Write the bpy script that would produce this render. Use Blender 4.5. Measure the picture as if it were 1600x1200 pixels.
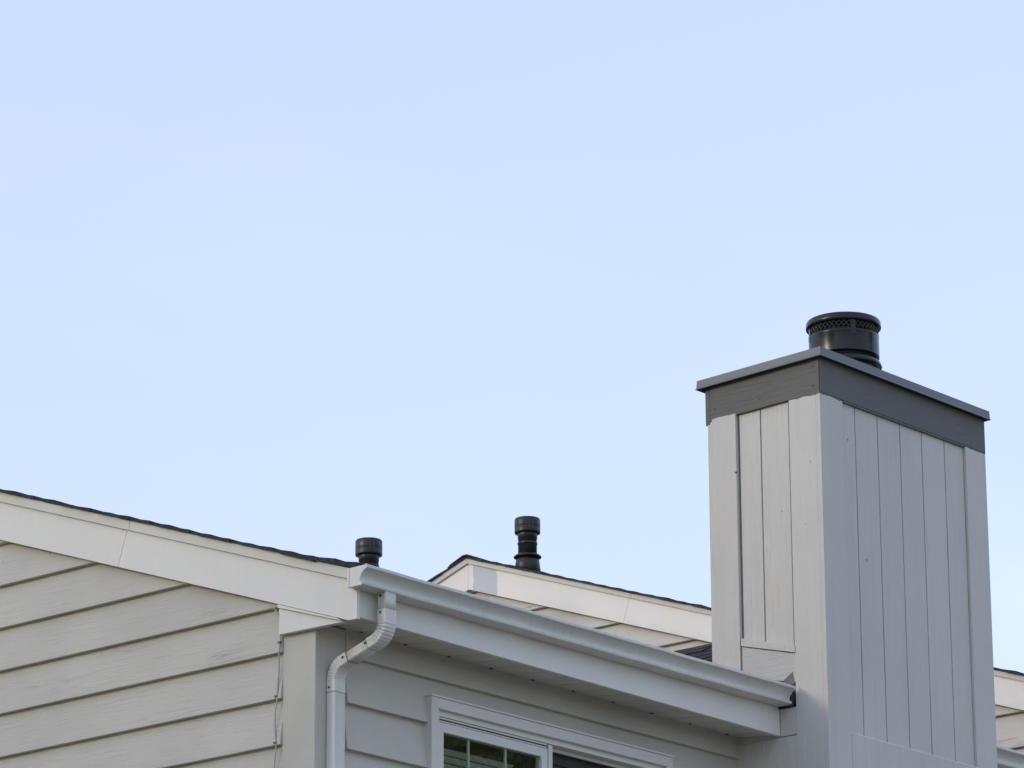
import bpy, bmesh, math, random
from mathutils import Vector, Matrix, noise as mnoise
random.seed(7)
for o in list(bpy.data.objects): bpy.data.objects.remove(o)
S = bpy.context.scene
COL = S.collection

# ------------------------------------------------------------------ camera
cam = bpy.data.cameras.new("camera"); camo = bpy.data.objects.new("camera", cam); COL.objects.link(camo)
cam.sensor_width = 36.0; cam.lens = 6614.5 / 1600 * 36.0
cam.clip_start = 0.1; cam.clip_end = 3000
CX, CY, CZ = -13.4432, -12.6965, 1.6
yaw, pit, rol = math.radians(40.61437), math.radians(17.43876), math.radians(-0.25592)
def cam_rows():
    cy, sy, cp, sp, cr, sr = math.cos(yaw), math.sin(yaw), math.cos(pit), math.sin(pit), math.cos(rol), math.sin(rol)
    Rx = Matrix(((1, 0, 0), (0, cp, sp), (0, -sp, cp))); Rz = Matrix(((cr, -sr, 0), (sr, cr, 0), (0, 0, 1)))
    A = Rz @ Rx
    Y = A @ Vector((-cy, 0, sy)); X = A @ Vector((sy, 0, cy)); Z = A @ Vector((0, -1, 0))
    return [Vector((X[i], Y[i], Z[i])) for i in range(3)]
r0, r1, r2 = cam_rows()
camo.matrix_world = Matrix(((r0[0], -r1[0], -r2[0], CX), (r0[1], -r1[1], -r2[1], CY), (r0[2], -r1[2], -r2[2], CZ), (0, 0, 0, 1)))
S.camera = camo
S.render.resolution_x, S.render.resolution_y = 1024, 768

# ------------------------------------------------------------------ sky, sun, exposure
SUN_EL = math.radians(14); SUN_DIR = Vector((-0.93, 0.37, 0)).normalized()
SUN_DIR = Vector((SUN_DIR.x * math.cos(SUN_EL), SUN_DIR.y * math.cos(SUN_EL), math.sin(SUN_EL)))
W = bpy.data.worlds.new("World"); S.world = W; W.use_nodes = True
nt = W.node_tree; nt.nodes.clear()
def wn(t, **k):
    n = nt.nodes.new(t)
    for a, b in k.items(): setattr(n, a, b)
    return n
sky = wn('ShaderNodeTexSky'); sky.sky_type = 'NISHITA'; sky.sun_disc = False
sky.sun_elevation = SUN_EL; sky.sun_rotation = math.atan2(SUN_DIR.x, SUN_DIR.y)
sky.air_density = 1.0; sky.dust_density = 0.6; sky.ozone_density = 3.2; sky.altitude = 0
# thin even veil of high cloud over the clear sky, with a few faint wisps
geo = wn('ShaderNodeTexCoord')
mp = wn('ShaderNodeMapping'); mp.inputs['Scale'].default_value = (5, 5, 16)
nz = wn('ShaderNodeTexNoise'); nz.inputs['Scale'].default_value = 1.3; nz.inputs['Detail'].default_value = 6; nz.inputs['Roughness'].default_value = 0.55
rp = wn('ShaderNodeValToRGB'); rp.color_ramp.elements[0].position = 0.50; rp.color_ramp.elements[1].position = 0.80
rp.color_ramp.elements[0].color = (0.375, 0.375, 0.375, 1); rp.color_ramp.elements[1].color = (0.40, 0.40, 0.40, 1)
mx = wn('ShaderNodeMix', data_type='RGBA'); mx.inputs['B'].default_value = (6.3, 6.42, 8.5, 1)
# one faint cloud low in the sky beyond the chimney
cdir = (r2 + r0 * ((1592 - 800) / 6614.5) + r1 * ((945 - 600) / 6614.5)).normalized()
dist = wn('ShaderNodeVectorMath', operation='DISTANCE'); dist.inputs[1].default_value = cdir
cm = wn('ShaderNodeMapRange'); cm.clamp = True
for nm, v in zip(('From Min', 'From Max', 'To Min', 'To Max'), (0.0, 0.035, 1.0, 0.0)): cm.inputs[nm].default_value = v
cn = wn('ShaderNodeTexNoise'); cn.inputs['Scale'].default_value = 38; cn.inputs['Detail'].default_value = 5
cr_ = wn('ShaderNodeMapRange'); cr_.clamp = True
for nm, v in zip(('From Min', 'From Max', 'To Min', 'To Max'), (0.36, 0.75, 0.0, 0.45)): cr_.inputs[nm].default_value = v
cmul = wn('ShaderNodeMath', operation='MULTIPLY')
mx2 = wn('ShaderNodeMix', data_type='RGBA'); mx2.inputs['B'].default_value = (4.4, 4.55, 5.0, 1)
bg = wn('ShaderNodeBackground'); bg.inputs['Strength'].default_value = 0.10
out = wn('ShaderNodeOutputWorld')
L = nt.links.new
L(geo.outputs['Generated'], mp.inputs['Vector']); L(mp.outputs[0], nz.inputs['Vector']); L(nz.outputs['Fac'], rp.inputs[0])
L(rp.outputs[0], mx.inputs['Factor']); L(sky.outputs[0], mx.inputs['A']); L(geo.outputs['Generated'], dist.inputs[0]); L(dist.outputs['Value'], cm.inputs['Value']); L(geo.outputs['Generated'], cn.inputs['Vector']); L(cn.outputs['Fac'], cr_.inputs['Value'])
L(cm.outputs[0], cmul.inputs[0]); L(cr_.outputs[0], cmul.inputs[1]); L(cmul.outputs[0], mx2.inputs['Factor']); L(mx.outputs['Result'], mx2.inputs['A']); L(mx2.outputs['Result'], bg.inputs[0]); L(bg.outputs[0], out.inputs[0])

sl = bpy.data.lights.new("sun", 'SUN'); sl.energy = 0.5; sl.angle = math.radians(14); sl.color = (1.0, 0.85, 0.64)
so = bpy.data.objects.new("sun", sl); COL.objects.link(so)
so.rotation_euler = SUN_DIR.to_track_quat('Z', 'Y').to_euler()
S.view_settings.view_transform = 'Standard'; S.view_settings.look = 'None'
S.view_settings.exposure = 1.11; S.view_settings.gamma = 1.0; S.view_settings.use_curve_mapping = False

# ------------------------------------------------------------------ materials
class NT:
    def __init__(s, name):
        s.m = bpy.data.materials.new(name); s.m.use_nodes = True; s.t = s.m.node_tree
        s.b = s.t.nodes['Principled BSDF']; s.pos = s.n('ShaderNodeNewGeometry').outputs['Position']
    def n(s, t, **k):
        x = s.t.nodes.new(t)
        for a, b in k.items(): setattr(x, a, b)
        return x
    def put(s, sock, v):
        if isinstance(v, (int, float, tuple)): sock.default_value = v
        else: s.t.links.new(v, sock)
    def noise(s, scale, sc=1.0, detail=4, rough=0.55, off=(0, 0, 0), dist=0.0):
        m = s.n('ShaderNodeMapping'); m.inputs['Scale'].default_value = scale; m.inputs['Location'].default_value = off
        s.put(m.inputs['Vector'], s.pos)
        x = s.n('ShaderNodeTexNoise'); x.inputs['Scale'].default_value = sc; x.inputs['Detail'].default_value = detail
        x.inputs['Roughness'].default_value = rough; x.inputs['Distortion'].default_value = dist
        s.put(x.inputs['Vector'], m.outputs[0]); return x.outputs['Fac']
    def math(s, op, a, b=0.0, clamp=False):
        x = s.n('ShaderNodeMath', operation=op); x.use_clamp = clamp; s.put(x.inputs[0], a); s.put(x.inputs[1], b); return x.outputs[0]
    def ramp(s, f, lo, hi, a=0.0, b=1.0):
        x = s.n('ShaderNodeMapRange'); x.clamp = True
        s.put(x.inputs['Value'], f)
        for i, v in zip(('From Min', 'From Max', 'To Min', 'To Max'), (lo, hi, a, b)): x.inputs[i].default_value = v
        return x.outputs[0]
    def mix(s, f, a, b):
        x = s.n('ShaderNodeMix', data_type='RGBA'); s.put(x.inputs['Factor'], f); s.put(x.inputs['A'], a); s.put(x.inputs['B'], b); return x.outputs['Result']
    def specks(s, sc, r, off=(0, 0, 0)):
        m = s.n('ShaderNodeMapping'); m.inputs['Location'].default_value = off; s.put(m.inputs['Vector'], s.pos)
        v = s.n('ShaderNodeTexVoronoi'); v.inputs['Scale'].default_value = sc; s.put(v.inputs['Vector'], m.outputs[0])
        return s.ramp(v.outputs['Distance'], r, r * 1.6, 1.0, 0.0)
    def bump(s, h, strength, dist, prev=None):
        b = s.n('ShaderNodeBump'); b.inputs['Strength'].default_value = strength; b.inputs['Distance'].default_value = dist
        s.put(b.inputs['Height'], h)
        if prev is not None: s.put(b.inputs['Normal'], prev)
        return b.outputs[0]
    def sep(s):
        x = s.n('ShaderNodeSeparateXYZ'); s.put(x.inputs[0], s.pos); return x.outputs

def c4(c): return (c[0], c[1], c[2], 1.0)
def paint(name, col, rough=0.55, grain=None, grain_str=0.3, cracks=False, var=0.10, speck=True, mask=None, spec=0.3, tint=None, streak=0.0):
    """painted board: faint blotches, wood grain relief along one axis, hairline checks, a few nail specks"""
    k = NT(name)
    big = k.noise((1.6, 1.6, 1.6), 1.0, 5)
    c = k.mix(k.ramp(big, 0.3, 0.7), c4([v * (1 - var) for v in col]), c4([v * (1 + var * 0.6) for v in col]))
    t = tint or (col[0] * 1.02, col[1] * 0.98, col[2] * 0.90)
    c = k.mix(k.ramp(k.noise((2.7, 2.7, 2.7), 1.0, 3, off=(5, 1, 9)), 0.56, 0.72, 0, 0.5), c, c4(t))
    # fine mottling of the film of paint
    fine = k.noise((90, 90, 90), 1.0, 3)
    c = k.mix(k.ramp(fine, 0.3, 0.7, 0.0, 0.16), c, c4([v * 0.82 for v in col]))
    oi = k.n('ShaderNodeObjectInfo').outputs['Random']
    c = k.mix(k.math('MULTIPLY', oi, 0.10), c, c4([v * 0.62 for v in col]))
    if streak:
        st = k.math('MULTIPLY', k.ramp(k.noise((34, 34, 0.9), 1.0, 4, off=(7, 2, 3)), 0.50, 0.72), streak)
        c = k.mix(st, c, c4((col[0] * 0.62, col[1] * 0.60, col[2] * 0.54)))
    if mask: c = mask(k, c)
    nrm = k.bump(k.noise((260, 260, 260), 1.0, 2), 0.25, 0.0006)
    nrm = k.bump(k.noise((45, 45, 45), 1.0, 3), 0.22, 0.002, nrm)
    if grain:
        sc = {'x': (5, 60, 60), 'y': (60, 5, 60), 'z': (60, 60, 5)}[grain]
        g = k.noise(sc, 1.0, 5, 0.6, dist=0.6)
        nrm = k.bump(g, grain_str, 0.006, nrm)
        if cracks:
            sc2 = {'x': (1.0, 24, 24), 'y': (24, 1.0, 24), 'z': (24, 24, 1.0)}[grain]
            n2 = k.noise(sc2, 1.0, 3, 0.5, off=(3.1, 7.7, 1.9), dist=1.2)
            line = k.ramp(k.math('ABSOLUTE', k.math('SUBTRACT', n2, 0.5)), 0.004, 0.011, 1.0, 0.0)
            where = k.ramp(k.noise((1.1, 1.1, 9.0), 1.0, 2, off=(2, 4, 8)), 0.60, 0.70)
            cr = k.math('MULTIPLY', line, where)
            c = k.mix(k.math('MULTIPLY', cr, 0.22), c, c4([v * 0.45 for v in col]))
            nrm = k.bump(k.math('SUBTRACT', 1.0, cr), 0.8, 0.003, nrm)
    if speck:
        sp = k.math('MULTIPLY', k.specks(3.1, 0.014), k.ramp(k.noise((3, 3, 3), 1.0, 2, off=(9, 9, 1)), 0.42, 0.46))
        sp = k.math('MAXIMUM', sp, k.math('MULTIPLY', k.specks(7.3, 0.020, (3, 1, 2)), k.ramp(k.noise((2, 2, 2), 1.0, 2, off=(1, 6, 1)), 0.55, 0.58)))
        c = k.mix(k.math('MULTIPLY', sp, 0.8), c, (0.05, 0.045, 0.04, 1))
    k.put(k.b.inputs['Base Color'], c)
    k.b.inputs['Roughness'].default_value = rough; k.b.inputs['Specular IOR Level'].default_value = spec
    k.put(k.b.inputs['Normal'], nrm)
    return k.m

SID = (0.56, 0.54, 0.455); FAS = (0.77, 0.76, 0.675); CHM = (0.60, 0.59, 0.53); BAND = (0.125, 0.126, 0.112)
def band_mask(k, c):
    z = k.sep()[2]
    zz = k.math('ADD', z, k.ramp(k.noise((14, 14, 3), 1.0, 3), 0.25, 0.75, -0.005, 0.005))
    c = k.mix(k.ramp(zz, 7.966, 7.968), c, c4(BAND))
    drip = k.math('MULTIPLY', k.ramp(zz, 7.952, 7.955), k.ramp(k.noise((80, 80, 20), 1.0, 3), 0.64, 0.70))
    return k.mix(k.math('MULTIPLY', drip, 0.5), c, (0.72, 0.72, 0.71, 1))
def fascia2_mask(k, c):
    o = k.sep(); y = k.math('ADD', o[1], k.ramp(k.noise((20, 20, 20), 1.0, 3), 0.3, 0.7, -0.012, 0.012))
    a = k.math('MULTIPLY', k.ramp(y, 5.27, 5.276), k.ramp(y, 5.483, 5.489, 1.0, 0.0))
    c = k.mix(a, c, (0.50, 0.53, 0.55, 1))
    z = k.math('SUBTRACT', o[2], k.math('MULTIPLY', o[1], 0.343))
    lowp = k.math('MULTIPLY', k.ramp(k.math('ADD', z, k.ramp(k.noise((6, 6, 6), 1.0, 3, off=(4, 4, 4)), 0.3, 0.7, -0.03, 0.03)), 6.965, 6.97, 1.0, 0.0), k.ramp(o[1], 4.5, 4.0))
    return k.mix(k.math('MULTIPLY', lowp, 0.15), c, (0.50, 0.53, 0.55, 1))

M = {}
M['siding_y'] = paint('painted_clapboard_gable', SID, 0.6, 'y', 0.85, True, tint=(0.50, 0.475, 0.43))
M['siding_x'] = paint('painted_clapboard_eave', SID, 0.6, 'x', 0.6, False)
M['siding2'] = paint('painted_clapboard_neighbour', (0.62, 0.595, 0.52), 0.6, 'y', 0.7, True)
M['corner'] = paint('painted_corner_board', SID, 0.6, 'z', 0.35, False, var=0.14)
M['fascia'] = paint('pale_fascia_metal', FAS, 0.45, None, var=0.05, streak=0.05)
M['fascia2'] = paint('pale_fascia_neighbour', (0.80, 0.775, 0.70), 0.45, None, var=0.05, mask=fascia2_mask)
M['trim2'] = paint('pale_trim_neighbour', (0.75, 0.72, 0.665), 0.45, None, var=0.06, speck=False)
M['gutter'] = paint('white_gutter_enamel', (0.70, 0.69, 0.62), 0.35, None, var=0.07, spec=0.5, streak=0.22)
M['pipe'] = paint('white_downspout_enamel', (0.69, 0.68, 0.595), 0.38, None, var=0.05, spec=0.5, speck=False)
M['soffit'] = paint('soffit_panel_paint', (0.64, 0.62, 0.55), 0.6, None, var=0.08, speck=False)
M['chim'] = paint('chimney_plank_paint', CHM, 0.62, 'z', 1.0, False, var=0.06, streak=0.13)
M['chim_cb'] = paint('chimney_corner_paint', CHM, 0.62, 'z', 0.6, False, var=0.06, mask=band_mask, streak=0.13)
M['chim_old'] = paint('weathered_block_paint', (0.56, 0.55, 0.50), 0.7, 'y', 0.8, True, var=0.10)
M['band'] = paint('dark_grey_band_paint', BAND, 0.55, 'y', 0.9, False, var=0.10)
M['bandx'] = paint('dark_grey_band_paint_front', BAND, 0.55, 'x', 0.7, False, var=0.10)
M['cap'] = paint('dark_grey_cap_metal', (0.13, 0.14, 0.143), 0.4, None, var=0.10, spec=0.5)
M['vinyl'] = paint('white_window_vinyl', (0.72, 0.71, 0.63), 0.4, None, var=0.03, speck=False)
M['casing'] = paint('white_casing_paint', (0.69, 0.68, 0.60), 0.5, 'x', 0.25, False, var=0.06, speck=False)
M['cable'] = paint('grey_cable_jacket', (0.40, 0.40, 0.39), 0.5, None, speck=False)
M['clip'] = paint('dark_clip', (0.16, 0.16, 0.15), 0.5, None, speck=False)

def simple(name, col, rough, metal=0.0, var=0.2, sc=6.0, bump=0.0, bscale=120, spec=0.5, stretch=(1, 1, 1)):
    k = NT(name)
    n = k.noise(tuple(sc * v for v in stretch), 1.0, 5)
    k.put(k.b.inputs['Base Color'], k.mix(k.ramp(n, 0.3, 0.7), c4([v * (1 - var) for v in col]), c4([v * (1 + var) for v in col])))
    k.put(k.b.inputs['Roughness'], k.ramp(k.noise((9, 9, 9), 1.0, 4), 0.3, 0.7, rough * 0.8, min(1, rough * 1.25)))
    k.b.inputs['Metallic'].default_value = metal; k.b.inputs['Specular IOR Level'].default_value = spec
    if bump: k.put(k.b.inputs['Normal'], k.bump(k.noise((bscale,) * 3, 1.0, 3), bump, 0.003))
    return k.m
M['flue'] = simple('black_flue_enamel', (0.012, 0.0145, 0.016), 0.22, 0.0, 0.4, 9, 0.15, 30, 0.35)
M['mesh'] = simple('black_screen_wire', (0.030, 0.032, 0.033), 0.4)
M['vent'] = simple('black_vent_plastic', (0.019, 0.020, 0.019), 0.38, 0.0, 0.5, 14, 0.25, 60, 0.4)
M['screw'] = simple('dark_screw', (0.03, 0.028, 0.025), 0.6)
M['gap'] = simple('dark_gap_shade', (0.035, 0.033, 0.030), 0.9)  # near-black colour stands in for the shade inside gaps and recesses
M['raw'] = simple('bare_grey_wood', (0.17, 0.165, 0.155), 0.9, 0, 0.25, 30, 0.5, 90)
M['shingle'] = simple('asphalt_shingle', (0.045, 0.044, 0.046), 0.95, 0, 0.45, 40, 0.9, 350, 0.25)
M['cricket'] = simple('asphalt_shingle_saddle', (0.052, 0.048, 0.048), 0.95, 0, 0.4, 25, 0.9, 350, 0.25)
M['leaf'] = simple('tree_leaf', (0.125, 0.14, 0.065), 0.6, 0, 0.5, 1.4)
M['bark'] = simple('tree_bark', (0.10, 0.08, 0.06), 0.9, 0, 0.3, 6, 0.8, 20)
M['ground'] = simple('pale_concrete_court', (0.23, 0.20, 0.145), 0.9, 0, 0.15, 0.6, 0.3, 9)
M['screen'] = simple('grey_insect_screen', (0.055, 0.055, 0.055), 0.8)
M['blind'] = simple('pale_blind_slat', (0.78, 0.79, 0.74), 0.5, 0, 0.05)
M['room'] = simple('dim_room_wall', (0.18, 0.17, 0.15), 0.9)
def glass():
    k = NT('window_glass'); t = k.t
    t.nodes.remove(k.b)
    o = t.nodes['Material Output']
    tr = k.n('ShaderNodeBsdfTransparent'); tr.inputs[0].default_value = (0.88, 0.92, 0.88, 1)
    gl = k.n('ShaderNodeBsdfGlossy'); gl.inputs['Roughness'].default_value = 0.01; gl.inputs[0].default_value = (0.96, 1.0, 0.96, 1)
    lw = k.n('ShaderNodeLayerWeight'); lw.inputs['Blend'].default_value = 0.5
    fr = k.math('ADD', 0.11, k.math('MULTIPLY', k.math('POWER', lw.outputs['Facing'], 4.0), 0.85), True)
    wav = k.bump(k.noise((2.2, 2.2, 2.2), 1.0, 2), 0.35, 0.01); t.links.new(wav, gl.inputs['Normal'])
    mxs = k.n('ShaderNodeMixShader'); t.links.new(fr, mxs.inputs[0]); t.links.new(tr.outputs[0], mxs.inputs[1]); t.links.new(gl.outputs[0], mxs.inputs[2])
    t.links.new(mxs.outputs[0], o.inputs['Surface'])
    return k.m
M['glass'] = glass()

# ------------------------------------------------------------------ mesh helpers (world coordinates in, local to the thing's base)
class MB:
    def __init__(s): s.v = []; s.f = []; s.smooth = []
    def add(s, vs, fs, smooth=False):
        o = len(s.v); s.v += [tuple(p) for p in vs]; s.f += [tuple(i + o for i in f) for f in fs]; s.smooth += [smooth] * len(fs); return s
    def prism(s, poly, front, back):
        n = len(poly)
        vs = [front(*p) for p in poly] + [back(*p) for p in poly]
        fs = [tuple(range(n)), tuple(range(2 * n - 1, n - 1, -1))] + [(i, i + n, (i + 1) % n + n, (i + 1) % n) for i in range(n)]
        return s.add(vs, fs)
    def box(s, x0, x1, y0, y1, z0, z1):
        vs = [(x, y, z) for x in (x0, x1) for y in (y0, y1) for z in (z0, z1)]
        return s.add(vs, [(0, 1, 3, 2), (4, 6, 7, 5), (0, 4, 5, 1), (2, 3, 7, 6), (0, 2, 6, 4), (1, 5, 7, 3)])
    def lathe(s, cx, cy, prof, n=40, smooth=True, closed=True):
        vs = []; fs = []
        for r, z in prof:
            for i in range(n):
                a = 2 * math.pi * i / n; vs.append((cx + r * math.cos(a), cy + r * math.sin(a), z))
        for j in range(len(prof) - 1):
            for i in range(n):
                k = (i + 1) % n; fs.append((j * n + i, j * n + k, (j + 1) * n + k, (j + 1) * n + i))
        s.add(vs, fs, smooth)
        if closed:
            o = len(s.v) - len(vs)
            s.f += [tuple(o + i for i in range(n - 1, -1, -1)), tuple(o + (len(prof) - 1) * n + i for i in range(n))]; s.smooth += [False, False]
        return s
    def tube(s, pts, r, n=8):
        pts = [Vector(p) for p in pts]; vs = []; fs = []
        up = Vector((0.31, 0.17, 0.93))
        for i, p in enumerate(pts):
            d = (pts[min(i + 1, len(pts) - 1)] - pts[max(i - 1, 0)]).normalized()
            a = d.cross(up); a = a.normalized() if a.length > 1e-4 else Vector((1, 0, 0)); b = d.cross(a)
            rr = r[i] if isinstance(r, (list, tuple)) else r
            for j in range(n):
                t = 2 * math.pi * j / n; vs.append(p + a * rr * math.cos(t) + b * rr * math.sin(t))
        for i in range(len(pts) - 1):
            for j in range(n):
                k = (j + 1) % n; fs.append((i * n + j, i * n + k, (i + 1) * n + k, (i + 1) * n + j))
        s.add(vs, fs, True)
        o = len(s.v) - len(vs)
        s.f += [tuple(o + i for i in range(n)), tuple(o + len(vs) - 1 - i for i in range(n))]; s.smooth += [False, False]
        return s
    def build(s, name, mat, parent=None, bevel=0.0, sharp=None, seg=2):
        base = Vector((0, 0, 0)); p = parent
        while p is not None: base += p.location; p = p.parent
        me = bpy.data.meshes.new(name)
        me.from_pydata([tuple(Vector(v) - base) for v in s.v], [], s.f)
        bm = bmesh.new(); bm.from_mesh(me)
        for f, sm in zip(bm.faces, s.smooth): f.smooth = sm
        bmesh.ops.recalc_face_normals(bm, faces=bm.faces)
        if bevel: bmesh.ops.bevel(bm, geom=list(bm.edges), offset=bevel, segments=seg, affect='EDGES', profile=0.7, clamp_overlap=True)
        bm.to_mesh(me); bm.free()
        for m in (mat if isinstance(mat, (list, tuple)) else [mat]): me.materials.append(m)
        o = bpy.data.objects.new(name, me); COL.objects.link(o)
        if parent is not None: o.parent = parent
        return o
def thing(name, label, cat, loc=(0, 0, 0), group=None):
    o = bpy.data.objects.new(name, None); COL.objects.link(o); o.location = loc; o.empty_display_size = 0.2
    o['label'] = label; o['category'] = cat
    if group: o['group'] = group
    return o
def clip(poly, a, b, c):
    """keep a*u + b*v <= c"""
    outp = []
    for i in range(len(poly)):
        p, q = poly[i], poly[(i + 1) % len(poly)]
        dp, dq = a * p[0] + b * p[1] - c, a * q[0] + b * q[1] - c
        if dp <= 0: outp.append(p)
        if (dp < 0 < dq) or (dq < 0 < dp):
            t = dp / (dp - dq); outp.append((p[0] + t * (q[0] - p[0]), p[1] + t * (q[1] - p[1])))
    return outp
def rect(u0, u1, v0, v1): return [(u0, v0), (u1, v0), (u1, v1), (u0, v1)]

# ------------------------------------------------------------------ setting
SL = 0.343; RIDGE = 5.53; X2 = 7.4; EXP = 0.2127
g = MB()
g.add([(-900, -900, 0), (1100, -900, 0), (1100, 1100, 0), (-900, 1100, 0)], [(0, 1, 2, 3)])
go = g.build('ground', M['ground']); go['kind'] = 'structure'

house = thing('house', 'grey clapboard house with white gutter, sliding window and tall boxed chimney', 'house', (0, 0, 0))
house2 = thing('house', 'neighbouring house whose pale gable peak rises behind the white gutter', 'house', (X2, 0, 0))

def up(y, a):           # a roof-parallel line: south slope up to the ridge, mirrored beyond it
    return a + SL * (y if y <= RIDGE else 2 * RIDGE - y)
YB = 2 * RIDGE + 0.0    # rear eave wall

# ------------------------------------------------------------------ near house: walls and clapboards
def clapboard(poly, z0, h, plane, sign_axis, lip, thin):
    """wedge board: thick lower edge, thin upper edge, outer face leaning out"""
    def off(z): return lip + (thin - lip) * max(0, min(1, (z - z0) / h))
    if sign_axis == 'x':
        return MB().prism(poly, lambda y, z: (plane - off(z), y, z), lambda y, z: (plane, y, z))
    return MB().prism(poly, lambda x, z: (x, plane - off(z), z), lambda x, z: (x, plane, z))

gw = MB().prism([(0.03, 0), (YB, 0), (YB, up(YB, 6.40)), (RIDGE, up(RIDGE, 6.40)), (0.03, up(0.03, 6.40))], lambda y, z: (0.020, y, z), lambda y, z: (0.14, y, z)).build('gable_wall', M['siding_y'], house)
LIP = 0.035
for k in range(-28, 15):
    z0 = 5.965 + EXP * k
    if z0 < 0.1: continue
    poly = rect(0.2, YB, z0, z0 + EXP + 0.012)
    poly = clip(poly, -SL, 1, 6.44); poly = clip(poly, SL, 1, 6.44 + 2 * SL * RIDGE)
    if len(poly) > 2: clapboard(poly, z0, EXP, 0.020, 'x', LIP, 0.004).build('siding_board', M['siding_y'], gw)

# eave wall in pieces round the window opening
WX0, WX1, WZ1, WZ0 = 0.746, 2.525, 6.071, 4.85
ew = MB()
ew.box(0.14, WX0 + 0.03, 0.020, 0.14, 0, 6.60); ew.box(WX1 - 0.03, X2, 0.020, 0.14, 0, 6.60)
ew.box(WX0 + 0.03, WX1 - 0.03, 0.020, 0.14, WZ1 - 0.03, 6.60); ew.box(WX0 + 0.03, WX1 - 0.03, 0.020, 0.14, 0, WZ0 + 0.03)
ew = ew.build('eave_wall', M['siding_x'], house)
for k in range(-28, 2):
    z0 = 5.949 + EXP * k; z1 = z0 + EXP + 0.012
    if z0 < 0.1: continue
    if k == 1: z1 = 6.30
    if z0 > WZ1 or z1 < WZ0 + 0.05:
        clapboard(rect(0.2, 3.10, z0, z1), z0, EXP, 0.020, 'y', LIP, 0.004).build('siding_board', M['siding_x'], ew)
    elif z1 > WZ1:
        m = MB()
        m.v = []
        b = clapboard([(0.2, z0), (WX0 + 0.01, z0), (WX0 + 0.01, WZ1 - 0.01), (WX1 - 0.01, WZ1 - 0.01), (WX1 - 0.01, z0), (3.10, z0), (3.10, z1), (0.2, z1)], z0, EXP, 0.020, 'y', LIP, 0.004)
        b.build('siding_board', M['siding_x'], ew)
    else:
        clapboard(rect(0.2, WX0 + 0.01, z0, z1), z0, EXP, 0.020, 'y', LIP, 0.004).build('siding_board', M['siding_x'], ew)
        clapboard(rect(WX1 - 0.01, 3.10, z0, z1), z0, EXP, 0.020, 'y', LIP, 0.004).build('siding_board', M['siding_x'], ew)
for k in range(-20, 4):     # boards of the same wall past the chimney
    z0 = 5.949 + EXP * k
    clapboard(rect(4.56, X2, z0, min(6.30, z0 + EXP + 0.012)), z0, EXP, 0.020, 'y', LIP, 0.004).build('siding_board', M['siding_x'], ew) if z0 < 6.25 and z0 > 3.5 else None
rear = MB().box(0.14, X2, YB - 0.12, YB, 0, 6.5).build('rear_wall', M['siding_x'], house)

# corner boards
MB().box(0.0, 0.024, 0.0, 0.200, 0, 6.27).build('corner_board', M['corner'], house, 0.003)
MB().box(0.026, 0.200, 0.003, 0.027, 0, 6.285).build('corner_board', M['corner'], house, 0.003)

# rake: fascia boards, drip trim, little boxed return
def rake_piece(parent, name, mat, lo, hi, y0, y1, x0, x1, perp0=False, perp1=False, zmin=None, bevel=0.0015, hi_x=None):
    d0 = SL * (hi - lo) if True else 0
    south = y1 <= RIDGE + 1e-6
    sgn = 1 if south else -1
    ya0, ya1 = y0, y1
    sh = SL * (hi - lo) / (1 + SL * SL) * sgn
    poly = [(ya0, up(ya0, lo)), (ya1, up(ya1, lo)),
            (ya1 - (sh if perp1 else 0), up(ya1 - (sh if perp1 else 0), hi)), (ya0 - (sh if perp0 else 0), up(ya0 - (sh if perp0 else 0), hi))]
    if zmin is not None: poly = clip(poly, 0, -1, -zmin)
    hx = x0 if hi_x is None else hi_x
    def fx(y, z):
        t = (z - up(y, lo)) / max(1e-6, hi - lo); return (x0 + (hx - x0) * max(0, min(1, t)), y, z)
    return MB().prism(poly, fx, lambda y, z: (x1, y, z)).build(name, mat, parent, bevel)
XF = -0.040
rake_piece(house, 'rake_fascia', M['fascia'], 6.327, 6.516, -0.289, 1.243, XF, -0.020, perp1=True, zmin=6.245)
rake_piece(house, 'rake_fascia', M['fascia'], 6.327, 6.516, 1.247, RIDGE, XF + 0.0015, -0.018, perp0=True)
rake_piece(house, 'rake_fascia', M['fascia'], 6.327, 6.516, RIDGE, YB + 0.28, XF, -0.020)
rake_piece(house, 'rake_trim', M['fascia'], 6.5165, 6.566, -0.26, 1.158, XF - 0.016, -0.010, perp1=True, hi_x=XF - 0.026)
rake_piece(house, 'rake_trim', M['fascia'], 6.5165, 6.566, 1.160, RIDGE, XF - 0.016, -0.010, perp0=True, hi_x=XF - 0.026)
rake_piece(house, 'rake_trim', M['fascia'], 6.5165, 6.566, RIDGE, YB + 0.28, XF - 0.016, -0.010, hi_x=XF - 0.026)
# backing behind the rake boards
for (a, b) in ((-0.27, RIDGE), (RIDGE, YB + 0.27)):
    rake_piece(house, 'rake_backing', M['gap'], 6.36, 6.55, max(a, -0.235), b, -0.016, 0.018, zmin=6.27, bevel=0)
# boxed return below the rake at the eave corner
MB().prism([(0.196, 6.253), (-0.205, 6.246), (0.196, 6.374)], lambda y, z: (-0.034, y, z), lambda y, z: (-0.004, y, z)).build('return_box', M['fascia'], house, 0.001)
MB().prism([(0.196, 6.376), (-0.200, 6.2485), (-0.168, 6.267), (0.196, 6.392)], lambda y, z: (-0.046, y, z), lambda y, z: (-0.004, y, z)).build('return_trim', M['fascia'], house, 0.002)

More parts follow.
